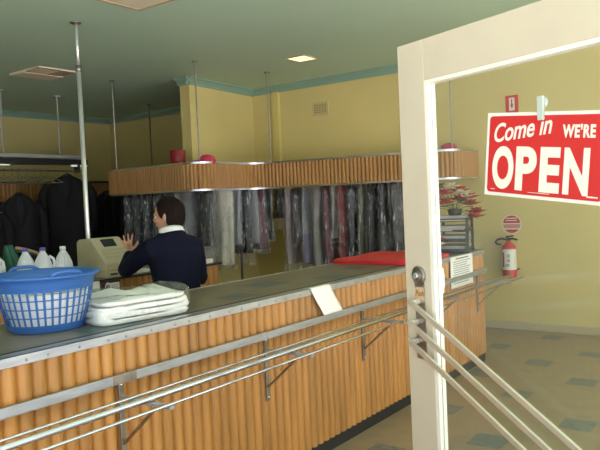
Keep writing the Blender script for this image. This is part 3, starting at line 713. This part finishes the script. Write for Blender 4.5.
# dark fluted fascia along the left wall with black garments below
ff = thing('wall_fascia', 'dim timber-fluted fascia on the left wall behind the jackets', 'fascia', (-8.9,5.3,1.65))
rel(fluted('fluted_panel', [(-8.95,3.2),(-8.95,7.15)], 0, 1.66, 1.91, .06, .016, wood2_m, ff, thick=.03), ff)
q = MB(); q.box((-9.54,3.2,1.905),(-8.92,7.16,1.935)); pc(q, 'top_board', dark_m, ff)
q = MB(); q.box((-9.54,7.12,.0),(-8.93,7.16,1.91)); q.box((-8.99,3.2,1.645),(-8.925,7.15,1.66)); q.box((-9.54,3.2,0),(-8.93,3.24,1.91)); pc(q, 'end_panel', dark_m, ff)
q = MB(); q.tube([(-9.2,3.24,1.74),(-9.2,7.12,1.74)], .012, 8); pc(q, 'rail', chrome_m, ff)
for k in range(9):
    garment(-9.2, 5.0+k*.24, .0, .75-.05*(k % 3), .20, .075, GC['black'] if k % 2 else GC['char'], 'dark unbagged garment on the rail below the wall fascia', False, 0, 60+k, gname='stored_garment', group='dark garments under the wall fascia')
gq = thing('rear_rail', 'steel rail of black garments along the rear wall', 'rail', (-7.6,6.75,0))
q = MB(); q.tube([(-8.75,6.75,1.74),(-6.75,6.75,1.74)], .012, 8)
for x in (-8.72,-6.78): q.tube([(x,6.75,0),(x,6.75,1.74)], .014, 8); q.lathe([(.07,0),(.06,.012),(.02,.02)], (x,6.75,0), 16)
pc(q, 'tube', dark_m, gq)
for k in range(10):
    garment(-8.6+k*.19, 6.75, PI/2, .5+.06*(k % 4), .22, .062, GC['black'] if k % 3 else GC['navy'], 'black garment on the dim rear rail behind the register', False, 0, 80+k, gname='stored_garment', group='black garments on the rear rail')

# ------------------------------------------------------------------ wall fittings
va = thing('wall_vent', 'square cream grille vent high on the yellow wall', 'vent', (-4.91,WY,2.645))
q = MB()
for (p, r_) in (((-.125,-.09),(.125,-.065)),((-.125,.065),(.125,.09)),((-.125,-.065),(-.10,.065)),((.10,-.065),(.125,.065))): q.box((p[0],-.014,p[1]),(r_[0],-.0005,r_[1]))
q.build('frame', ventm_m, va)
q = MB()
for i in range(9): q.box((-.10+i*.0235,-.010,-.065),(-.10+i*.0235+.009,-.003,.065))
for i in range(5): q.box((-.10,-.011,-.06+i*.028),(.10,-.004,-.052+i*.028))
q.build('grille', ventm_m, va); q = MB(); q.box((-.1,-.003,-.065),(.1,-.0005,.065)); q.build('backing', ventd_m, va)
fx = thing('fire_extinguisher', 'red fire extinguisher with white label mounted on the yellow wall', 'fire extinguisher', (-2.51,WY-.085,.565)); fx.scale = (1,1,.93)
q = MB(); q.lathe([(.060,0),(.072,.012),(.074,.03),(.074,.33),(.066,.37),(.04,.40),(.024,.412),(.024,.43)], n=32); q.build('cylinder', ext_m, fx, smooth=True)
q = MB(); n = 18; vs = []
for z in (.10,.335):
    for j in range(n+1): a = -PI*.98 + j*PI*1.2/n - .1; vs.append((.0755*math.cos(a), .0755*math.sin(a), z))
q.add(vs, [(j,j+1,n+2+j,n+1+j) for j in range(n)]); lb = q.build('label', lab_m, fx)
q = MB()
for (a0,a1,z0,z1,mm) in ((-2.3,-1.95,.13,.30,ext_m),(-1.55,-1.15,.24,.28,ink_m),(-1.55,-1.15,.19,.225,ink_m),(-1.75,-1.25,.14,.17,ink_m)):
    q.mat(mm); vs = []
    for z in (z0,z1):
        for j in range(5): a = a0+(a1-a0)*j/4; vs.append((.0762*math.cos(a), .0762*math.sin(a), z))
    q.add(vs, [(j,j+1,6+j,5+j) for j in range(4)])
q.build('label_print', None, lb)
q = MB(); q.tube([(0,0,.42),(0,0,.45)], .02, 12); q.tube([(0,0,.445),(.05,-.02,.455),(.10,-.02,.44)], .012, 8); q.tube([(0,0,.455),(-.02,-.02,.475),(.06,-.03,.485)], .009, 8); q.build('valve', dark_m, fx, smooth=True)
q = MB(); q.tube([(-.01,-.01,.44),(-.06,-.02,.455),(-.11,-.03,.445),(-.135,-.03,.415),(-.11,-.03,.39),(-.075,-.03,.39)], .011, 8); q.build('hose', black_m, fx, smooth=True)
q = MB(); q.box((-.03,.04,.05),(.03,.085,.36)); q.box((-.085,-.0,.09),(.085,.08,.105)); q.build('wall_bracket', dark_m, fx)
ds = thing('extinguisher_disc', 'round red and white identification disc above the extinguisher', 'sign', (-2.50,WY,1.135))
MX = Matrix.Rotation(PI/2,4,'X')
q = MB(); q.lathe([(.106,.0005),(.106,.003)], n=40, M=MX); q.build('plate', lab_m, ds)
def seg(z0, z1, r, m, nm):
    q = MB(); pts = []
    for k in range(17): z = z0+(z1-z0)*k/16; pts.append((math.sqrt(max(0,r*r-z*z)), z))
    poly = pts + [(-x,z) for x,z in reversed(pts)]; q.prism(poly, -.0045, -.0032, 'y'); q.build(nm, m, ds)
seg(.012,.093,.095,ext_m,'red_field'); seg(-.094,-.056,.095,ext_m,'red_field'); seg(-.042,.0,.095,mat('disc_pink',(.55,.25,.2),.5),'print_band')
q = MB()
for z in (.035,.06): q.box((-.06,-.0055,z),(.06,-.0046,z+.010))
q.build('print_line', lab_m, ds)
rs = thing('location_sign', 'small red and white location sign high on the yellow wall', 'sign', (-2.455,WY,2.41))
q = MB(); q.box((-.068,-.004,-.095),(.068,-.0005,.095)); q.build('plate', red_m, rs)
q = MB(); q.box((-.03,-.0055,-.065),(.03,-.0041,.07)); w_ = q.build('white_panel', lab_m, rs)
q = MB(); q.prism([(-.018,.0),(.018,.0),(0,-.05)], -.0068, -.0056, 'y'); q.box((-.007,-.0068,0),(.007,-.0056,.055)); q.build('arrow', ext_m, w_)

# ------------------------------------------------------------------ glazed door standing open
P0 = V((-1.305,2.62,0)); DV = V((.93,-.368,0)).normalized(); NV = V((-DV.y,DV.x,0))*-1   # DV: lock stile -> hinge, NV: toward the viewer
if NV.dot(-P0) < 0: NV = -NV
DM = Matrix(((DV.x, NV.x, 0, P0.x),(DV.y, NV.y, 0, P0.y),(0,0,1,0),(0,0,0,1)))
door = bpy.data.objects.new('door_1', None); COL.objects.link(door); door.matrix_world = DM; door['kind'] = 'structure'
L0, L1, S0, G1, DT = -.089, 1.06, .070, .90, .046
TZ, GZ0, GZ1 = 2.135, .26, 1.952
def dp(mb, name, m, **k): return mb.build(name, m, door, **k)
q = MB(); q.box((L0,-DT,.012),(S0,0,TZ)); q.box((G1,-DT,.012),(L1,0,TZ)); q.box((S0,-DT,GZ1+.014),(G1,0,TZ)); q.box((S0,-DT,.012),(G1,0,GZ0)); dp(q, 'door_frame', cream_m, bevel=.003)
for sgn, nm in ((0,'glazing_bead'),(1,'glazing_bead')):
    y0, y1 = ((-.020,-.002) if sgn == 0 else (-DT+.002,-.026)); q = MB()
    q.box((S0,y0,GZ0),(S0+.018,y1,GZ1+.014)); q.box((G1-.018,y0,GZ0),(G1,y1,GZ1+.014)); q.box((S0+.018,y0,GZ1-.002),(G1-.018,y1,GZ1+.014)); q.box((S0+.018,y0,GZ0),(G1-.018,y1,GZ0+.014)); dp(q, nm, bead_m)
q = MB(); q.box((S0+.002,-.0255,GZ0+.001),(G1-.002,-.0205,GZ1+.01)); dp(q, 'glass_pane', glass_m)
def disc(c, prof, nm, m, par=door, n=28):
    q = MB(); M = Matrix.Translation(c) @ Matrix.Rotation(-PI/2,4,'X'); q.lathe(prof, n=n, M=M); return q.build(nm, m, par, smooth=False)
lk = disc((-.003,0,1.157), [(.040,0),(.040,.006),(.034,.010),(.028,.010),(.027,.018),(.018,.020)], 'lock', dull_m)
disc((.002,.018,1.157), [(.016,0),(.015,.010),(.012,.012)], 'key_barrel', chrome_m, lk)
q = MB(); q.box((-.030,0,.80),(.030,.004,1.125)); pl = dp(q, 'push_plate', dull_m, bevel=.001)
q = MB(); q.box((-.028,.0042,1.055),(.028,.0052,1.108)); stk = q.build('sticker', mat('sticker_tan',(.62,.43,.24),.6), pl)
text_mesh('push_lettering', 'Push', .036, mat('sticker_ink',(.22,.09,.04),.6), stk, Matrix.Translation((-.025,.0056,1.070)) @ Matrix.Scale(-1,4,(0,1,0)) @ Matrix.Rotation(PI/2,4,'X'), shear=.25, sx=.78)
for (a0,z0,a1,z1) in ((-.030,1.052,.96,.545),(-.040,.963,.96,.452),(-.042,.882,.96,.362)):
    q = MB(); a = V((a0,.040,z0)); b = V((a1,.040,z1)); d = (b-a).normalized(); nn = V((-d.z,0,d.x))*.0115
    w = V((0,.006,0)); q.add([a-nn-w,a+nn-w,b+nn-w,b-nn-w,a-nn+w,a+nn+w,b+nn+w,b-nn+w], [(0,1,2,3),(7,6,5,4),(0,4,5,1),(1,5,6,2),(2,6,7,3),(3,7,4,0)])
    q.box((a0+.006,.0,z0-.016),(a0+.030,.036,z0+.006)); q.box((a1-.04,.0,z1+.0),(a1-.01,.036,z1+.03)); pb = dp(q, 'push_bar', satin_m, bevel=.002)
q = MB(); q.box((-.02,-.075,1.10),(.075,-DT-.0005,1.17)); q.box((-.03,-.062,1.08),(.084,-DT-.0005,1.19)); dp(q, 'rear_lock_case', bead_m, bevel=.008)
q = MB(); q.box((L1+.006,-.09,0),(L1+.10,.05,CZ)); q.v = [DM @ p for p in q.v]; struct(q.build('trim_7', cream_m, bevel=.004))

# OPEN sign hooked on the glass
hook = thing('suction_hook', 'pale grey suction hook holding the red sign', 'hook', (0,0,0)); hook.matrix_world = DM @ Matrix.Translation((.636,.012,1.765))
disc((0,-.0320,.03), [(.020,0),(.022,.003),(.012,.008),(.008,.012)], 'suction_cup', mat('cup_grey',(.50,.55,.52),.25), hook)
q = MB(); q.box((-.013,-.022,-.030),(.013,-.013,.052)); q.build('hook_plate', mat('hook_grey',(.52,.58,.55),.3), hook, bevel=.003)
SW, SH = .50, .302
sign = thing('open_sign', 'red hanging sign reading Come in WE\'RE OPEN on the door glass', 'sign', (0,0,0))
sign.matrix_world = DM @ Matrix.Translation((.396,-.0145,1.79)) @ Matrix.Rotation(.108,4,'Y')
q = MB(); q.box((0,-.0015,-SH),(SW,.0015,0)); q.build('board', white_m, sign)
def rrect(x0,z0,x1,z1,r):
    pts = []
    for (cx,cz,a0) in ((x1-r,z1-r,0),(x0+r,z1-r,PI/2),(x0+r,z0+r,PI),(x1-r,z0+r,PI*1.5)):
        for k in range(7): a = a0+k*PI/12; pts.append((cx+r*math.cos(a), cz+r*math.sin(a)))
    return pts
q = MB(); q.prism(rrect(.012,-SH+.012,SW-.012,-.012,.014), .0016, .0024, 'y'); q.build('red_field', red_m, sign)
def st(name, s, size, x, z, off, shear=0, sx=1, rot=0, m=text_m, space=1):
    # text drawn in XZ facing +Y (viewer): mirror x by rotating
    M = Matrix.Translation((x,.003,z)) @ Matrix.Rotation(-rot,4,'Y') @ Matrix.Scale(-1,4,(0,1,0)) @ Matrix.Rotation(PI/2,4,'X')
    return text_mesh(name, s, size, m, sign, M, off=off, shear=shear, sx=sx, ext=.0004, space=space)
for ch, x0, x1 in (('O',.034,.132),('P',.142,.232),('E',.246,.328),('N',.342,.438)):
    o = st('open_lettering', ch, .2, 0, 0, .0085); vs = [v.co for v in o.data.vertices]
    lo = [min(p[i] for p in vs) for i in (0,2)]; hi = [max(p[i] for p in vs) for i in (0,2)]
    for p in vs:
        p.x = x0+(p.x-lo[0])*(x1-x0)/(hi[0]-lo[0]); p.z = -.276+(p.z-lo[1])*.156/(hi[1]-lo[1])
st('come_in_lettering', 'Come in', .092, .030, -.108, .0016, .38, .80, .14)
st('were_lettering', "WE'RE", .056, .332, -.085, .0024, 0, .70, space=1.12)
for bb in (((.03,.0026,-.2795),(.05,.0029,-.277)),((.20,.0026,-.281),(.29,.0029,-.279)),((.435,.0026,-.2805),(.475,.0029,-.2755))): q = MB(); q.box(*bb); q.build('maker_mark', text_m, sign)

# ------------------------------------------------------------------ the person
def skin_mesh(name, joints, edges, root, sub=2):
    me = bpy.data.meshes.new(name); me.from_pydata([j[0] for j in joints], edges, []); o = bpy.data.objects.new(name, me); COL.objects.link(o)
    o.modifiers.new('s','SKIN'); sk = me.skin_vertices[0].data
    for i, j in enumerate(joints):
        r = j[1]; sk[i].radius = r if isinstance(r, tuple) else (r, r); sk[i].use_root = (i == root)
    s = o.modifiers.new('ss','SUBSURF'); s.levels = s.render_levels = sub
    return applied(o)
def merge(objs, name, m, voxel=None, parent=None, smooth_it=0):
    import bmesh
    bm = bmesh.new()
    for o in objs:
        bm.from_mesh(o.data)
    me = bpy.data.meshes.new(name); bm.to_mesh(me); bm.free()
    for o in objs: bpy.data.objects.remove(o)
    o = bpy.data.objects.new(name, me); COL.objects.link(o)
    if voxel:
        r = o.modifiers.new('r','REMESH'); r.mode = 'VOXEL'; r.voxel_size = voxel
        if smooth_it: s = o.modifiers.new('sm','SMOOTH'); s.iterations = smooth_it; s.factor = .5
        applied(o)
    o.data.materials.clear(); o.data.materials.append(m); smooth_all(o)
    if parent: o.parent = parent
    return o
FL = V((-3.47,3.27,0))                       # where the person stands
Fd = V((-.985,.17,0)).normalized(); Lf = V((0,0,1)).cross(Fd)
def pp(f, l, z): return FL + Fd*f + Lf*l + V((0,0,z))
SLp = pp(.03,.165,1.225); SRp = pp(.02,-.165,1.225)
EL = V((-3.765,3.085,1.075)); WL = V((-3.86,3.20,1.165))
ER = pp(.03,-.215,.985); WR = pp(.24,-.13,1.02)
J = [(pp(0,0,.84),(.115,.15)),(pp(.005,0,1.0),(.10,.13)),(pp(.02,0,1.14),(.105,.15)),(pp(.025,0,1.235),(.070,.085)),(pp(.035,0,1.30),(.052,.052)),(pp(.065,0,1.37),(.05,.05)),
     (SLp,.062),(EL,.042),(WL,.029),(SRp,.062),(ER,.042),(WR,.028),
     (pp(0,.085,.76),.085),(pp(.015,.09,.43),.055),(pp(-.01,.09,.08),.036),(pp(0,-.085,.76),.085),(pp(.015,-.09,.43),.055),(pp(-.01,-.09,.08),.036),
     (pp(.06,.095,.035),.034),(pp(.13,.10,.028),.026),(pp(.06,-.095,.035),.034),(pp(.13,-.10,.028),.026)]
E_ = [(0,1),(1,2),(2,3),(3,4),(4,5),(3,6),(6,7),(7,8),(3,9),(9,10),(10,11),(0,12),(12,13),(13,14),(0,15),(15,16),(16,17),(14,18),(18,19),(17,20),(20,21)]
J = [(tuple(a), b) for a, b in J]
body = skin_mesh('tmp_body', J, E_, 0)
parts = [body]
# head
HC = pp(.07,0,1.432); yaw = math.atan2(Fd.y, Fd.x) + .0
hyaw = math.atan2(-.34,-.94)
HM = Matrix.Translation(HC) @ Matrix.Rotation(hyaw,4,'Z') @ Matrix.Rotation(.12,4,'Y') @ Matrix.Scale(1.07,4)
def hell(c, r):
    q = MB(); q.ell(c, r, 20); q.v = [HM @ p for p in q.v]; o = q.build('tmp', skin_m); parts.append(o)
hell((-.012,0,.022),(.092,.072,.085)); hell((.026,0,-.035),(.060,.055,.066)); hell((.050,0,-.078),(.030,.032,.024)); hell((.082,0,-.008),(.012,.024,.016))
hell((.092,0,-.018),(.016,.012,.018)); hell((.078,0,.018),(.014,.045,.012)); hell((.080,0,-.052),(.012,.022,.010)); hell((.087,0,.002),(.010,.009,.018))
for s in (-1,1):
    hell((-.012,s*.074,-.012),(.018,.008,.031)); hell((-.018,s*.080,-.006),(.014,.006,.022)); hell((.058,s*.034,-.022),(.022,.020,.018))
# hands
def hand(W, d, palm_n, spread, curl, thumb_side):
    """W wrist, d palm direction, palm_n palm normal, thumb_side unit vector toward the thumb"""
    d = d.normalized(); t = thumb_side - d*thumb_side.dot(d); t.normalize(); n = d.cross(t); n = n if n.dot(palm_n) > 0 else -n
    pj = [(W, .024),(W+d*.03,(.026,.02)),(W+d*.062,(.032,.015)),(W+d*.080,(.030,.012))]
    parts.append(skin_mesh('tmp', [(tuple(a), b) for a, b in pj], [(0,1),(1,2),(2,3)], 0))
    for k, (off, ln) in enumerate(((.026,.066),(.009,.074),(-.009,.068),(-.026,.052))):
        ln *= 1.12; dd = (d + t*(off*spread)).normalized(); b = W+d*.070+t*off; p1 = b+dd*ln*.45+n*curl*.004; p2 = p1+(dd+n*curl*.35).normalized()*ln*.32; p3 = p2+(dd+n*curl*.7).normalized()*ln*.25
        parts.append(skin_mesh('tmp', [(tuple(W+d*.045+t*off*.8), .009),(tuple(b),.0088),(tuple(p1),.0080),(tuple(p2),.0074),(tuple(p3),.0062)], [(0,1),(1,2),(2,3),(3,4)], 0))
    b = W+d*.022+t*.020; p1 = b+(d*.6+t*.8).normalized()*.035; p2 = p1+(d*.75+t*.65).normalized()*.03; p3 = p2+(d*.9+t*.4+n*curl*.3).normalized()*.024
    parts.append(skin_mesh('tmp', [(tuple(b),.013),(tuple(p1),.0105),(tuple(p2),.0088),(tuple(p3),.007)], [(0,1),(1,2),(2,3)], 0))
rt = V((.806,.59,-.045))                                  # seen thumb points to the right of the picture, toward the person's face
hand(WL, V((-.14,-.10,1)), V((-1,.2,0)), 13, .25, V((.80,.60,0)))
hand(WR, (Fd*.9+V((0,0,-.15))+Lf*.3), V((0,0,-1)), 4, .8, Lf)
person = merge(parts, 'person', skin_m, .0055, None, 3)
tag(person, 'person with short dark hair in navy jumper and white collar raising one hand', 'person')
# navy jumper: torso and sleeves, a little fuller than the body
def lerp(a, b, t): return a+(b-a)*t
tq = MB(); secs = [(.0,.78,.128,.172),(.0,.88,.126,.168),(.0,.98,.124,.166),(.008,1.08,.130,.180),(.014,1.16,.130,.190),(.018,1.21,.120,.186),(.022,1.245,.104,.160),(.028,1.28,.090,.125),(.034,1.315,.076,.090),(.036,1.33,.064,.070),(.036,1.335,.04,.045)]
n = 36; vs = [pp(f+d*math.copysign(abs(math.cos(2*PI*j/n))**.85,math.cos(2*PI*j/n)), w_*math.copysign(abs(math.sin(2*PI*j/n))**.85,math.sin(2*PI*j/n)), z) for (f,z,d,w_) in secs for j in range(n)]
k = len(secs); tq.add(vs, [(i*n+j,i*n+(j+1)%n,(i+1)*n+(j+1)%n,(i+1)*n+j) for i in range(k-1) for j in range(n)]+[tuple(range(n-1,-1,-1)),tuple((k-1)*n+j for j in range(n))])
torso = tq.build('tmp', navy_m); pcs = [torso]
for (S_,El,Wr,ins) in ((SLp,EL,WL,Lf*-.06),(SRp,ER,WR,Lf*.06)):
    aq = MB(); aq.tube([S_+ins+V((0,0,-.01)), S_+V((0,0,-.018)), lerp(S_,El,.5)+V((0,0,.004)), lerp(S_,El,.85), El+(El-S_).normalized()*.012, lerp(El,Wr,.22), lerp(El,Wr,.55), lerp(El,Wr,.88)], [.085,.080,.068,.060,.056,.054,.048,.043], 18)
    pcs.append(aq.build('tmp', navy_m))
    eq = MB(); eq.ell(tuple(El), (.058,.058,.058), 16); pcs.append(eq.build('tmp', navy_m))
jumper = merge(pcs, 'jumper', navy_m, .007, person, 4)
q = MB()
def cuff(c, d, r, h, nm, m):
    d = d.normalized(); M = Matrix.Translation(c) @ d.to_track_quat('Z','Y').to_matrix().to_4x4(); q = MB(); q.lathe([(r*.86,-h/2),(r,-h/2),(r,h/2),(r*.86,h/2)], n=24, M=M); return q.build(nm, m, person, smooth=True)
cuff(lerp(EL,WL,.86), WL-EL, .040, .03, 'cuff', navy_m); cuff(lerp(ER,WR,.9), WR-ER, .040, .03, 'cuff', navy_m)
# collar: folded band around the neck, standing higher at the back
q = MB(); CM = Matrix.Translation(pp(.036,0,1.325)) @ Matrix.Rotation(yaw,4,'Z') @ Matrix.Rotation(.28,4,'Y')
def coll(u, v):
    a = .35 + u*(2*PI-.7)
    r = [.058,.060,.078,.090][min(3,int(v*3+.001))]; z = [.0,.034,.022,-.014][min(3,int(v*3+.001))]
    return CM @ V((r*math.cos(a)*1.02, r*math.sin(a), z + .006*math.cos(a)))
q.grid(coll, 32, 3); o = q.build('collar', whitecl_m, person, smooth=True); md = o.modifiers.new('t','SOLIDIFY'); md.thickness = .004; 
tag(o, 'white shirt collar')
# trousers and shoes
Jt = [(pp(0,0,.84),(.125,.16)),(pp(0,.088,.74),.098),(pp(.015,.092,.43),.072),(pp(-.01,.092,.07),.062),(pp(0,-.088,.74),.098),(pp(.015,-.092,.43),.072),(pp(-.01,-.092,.07),.062)]
tr = skin_mesh('tmp', [(tuple(a), b) for a, b in Jt], [(0,1),(1,2),(2,3),(0,4),(4,5),(5,6)], 0); merge([tr], 'trousers', GC['black'], .010, person, 2)
for s in (-1,1):
    q = MB(); q.ell((0,0,0),(.135,.048,.05),20); q.v = [pp(.05,s*.095,.042) + Fd*p.x + Lf*p.y + V((0,0,max(-.041,p.z))) for p in q.v]; q.build('shoe', black_m, person, smooth=True)
# hair: cap over the skull with a fringe, down to the nape
q = MB()
def hairp(u, v):
    a = 2*PI*u; ca, sa = math.cos(a), math.sin(a)           # a=0 is the face
    low = -.100 if ca < .10 else -.100 + .153*min(1,(ca-.10)/.5)
    if .0 < ca < .45 : low = max(low, -.035)
    el = math.asin(max(-1, low/.11)) ; t = PI/2 + (el-PI/2)*v
    n_ = 1 + .045*mnoise.noise(V((ca*3, sa*3, v*3)))
    rx = .106 if ca < 0 else .096
    k = math.cos(t) if t > 0 else 1-.26*t*t
    return HM @ V((-.014 + rx*n_*k*ca, .084*n_*k*sa, .020+.103*n_*math.sin(t)*(1 if t > 0 else 1.12)))
q.grid(hairp, 48, 22, True); hr = q.build('hair', hair_m, person, smooth=True); md = hr.modifiers.new('t','SOLIDIFY'); md.thickness = .010; md.offset = -1
tag(hr, 'short dark brown hair')
for s in (-1,1):
    q = MB(); q.ell((0,0,0),(.009,.009,.007),14); q.v = [HM @ (p+V((.0725,s*.030,.0))) for p in q.v]; q.mat(white_m); e = q.build('eye', white_m, person, smooth=True)
    q = MB(); q.ell((0,0,0),(.003,.005,.005),10); q.v = [HM @ (p+V((.0815,s*.030,.0))) for p in q.v]; q.build('iris', brown_m, e, smooth=True)
    q = MB(); q.tube([HM @ V((.082,s*.018,.022)), HM @ V((.084,s*.034,.026)), HM @ V((.070,s*.052,.020))], .003, 6); q.build('eyebrow', hair_m, person)

# ------------------------------------------------------------------ camera
Rm = ((.806,-.015,-.591),(.590,-.057,.806),(-.045,-.998,-.037))
Xa = V((Rm[0][0],Rm[1][0],Rm[2][0])); Za = -V((Rm[0][2],Rm[1][2],Rm[2][2])); Za.normalize(); Xa = (Xa - Za*Xa.dot(Za)).normalized(); Ya = Za.cross(Xa)
cam = bpy.data.cameras.new('camera'); co = bpy.data.objects.new('camera', cam); COL.objects.link(co)
co.matrix_world = Matrix(((Xa.x,Ya.x,Za.x,0),(Xa.y,Ya.y,Za.y,0),(Xa.z,Ya.z,Za.z,1.5),(0,0,0,1)))
cam.sensor_width = 36; cam.lens = 683.24/600*36; cam.clip_start = .02
sc.camera = co

# ------------------------------------------------------------------ light: daylight through the shopfront, one ceiling lamp
w = bpy.data.worlds.new('daylight'); sc.world = w; w.use_nodes = True
bg = w.node_tree.nodes['Background']; bg.inputs[0].default_value = (.84,.92,1.0,1); bg.inputs[1].default_value = 1.25
def area(name, loc, target, sx, sy, power, col):
    l = bpy.data.lights.new(name, 'AREA'); l.shape = 'RECTANGLE'; l.size = sx; l.size_y = sy; l.energy = power; l.color = col
    o = bpy.data.objects.new(name, l); COL.objects.link(o); o.location = loc; o.rotation_euler = (V(target)-V(loc)).to_track_quat('-Z','Y').to_euler(); return o
area('shopfront_daylight', (3.6,2.2,1.6), (-3,3.2,1.2), 5.5, 2.4, 75, (1,.97,1.0))
sn = bpy.data.lights.new('sun', 'SUN'); sn.energy = 25; sn.angle = .01; sn.color = (1,.965,.96)
so = bpy.data.objects.new('sun', sn); COL.objects.link(so); so.rotation_euler = V((-.40,.22,-.88)).to_track_quat('-Z','Y').to_euler()
area('lamp_glow', (-4.295,6.025,CZ-.03), (-4.295,6.025,0), .2, .2, 4, (1,.85,.55))
sc.cycles.transparent_max_bounces = 40
sc.cycles.max_bounces = 10; sc.cycles.diffuse_bounces = 5
sc.view_settings.view_transform = 'Standard'; sc.view_settings.look = 'None'; sc.view_settings.gamma = 1; sc.view_settings.use_curve_mapping = False
sc.view_settings.exposure = 0.33
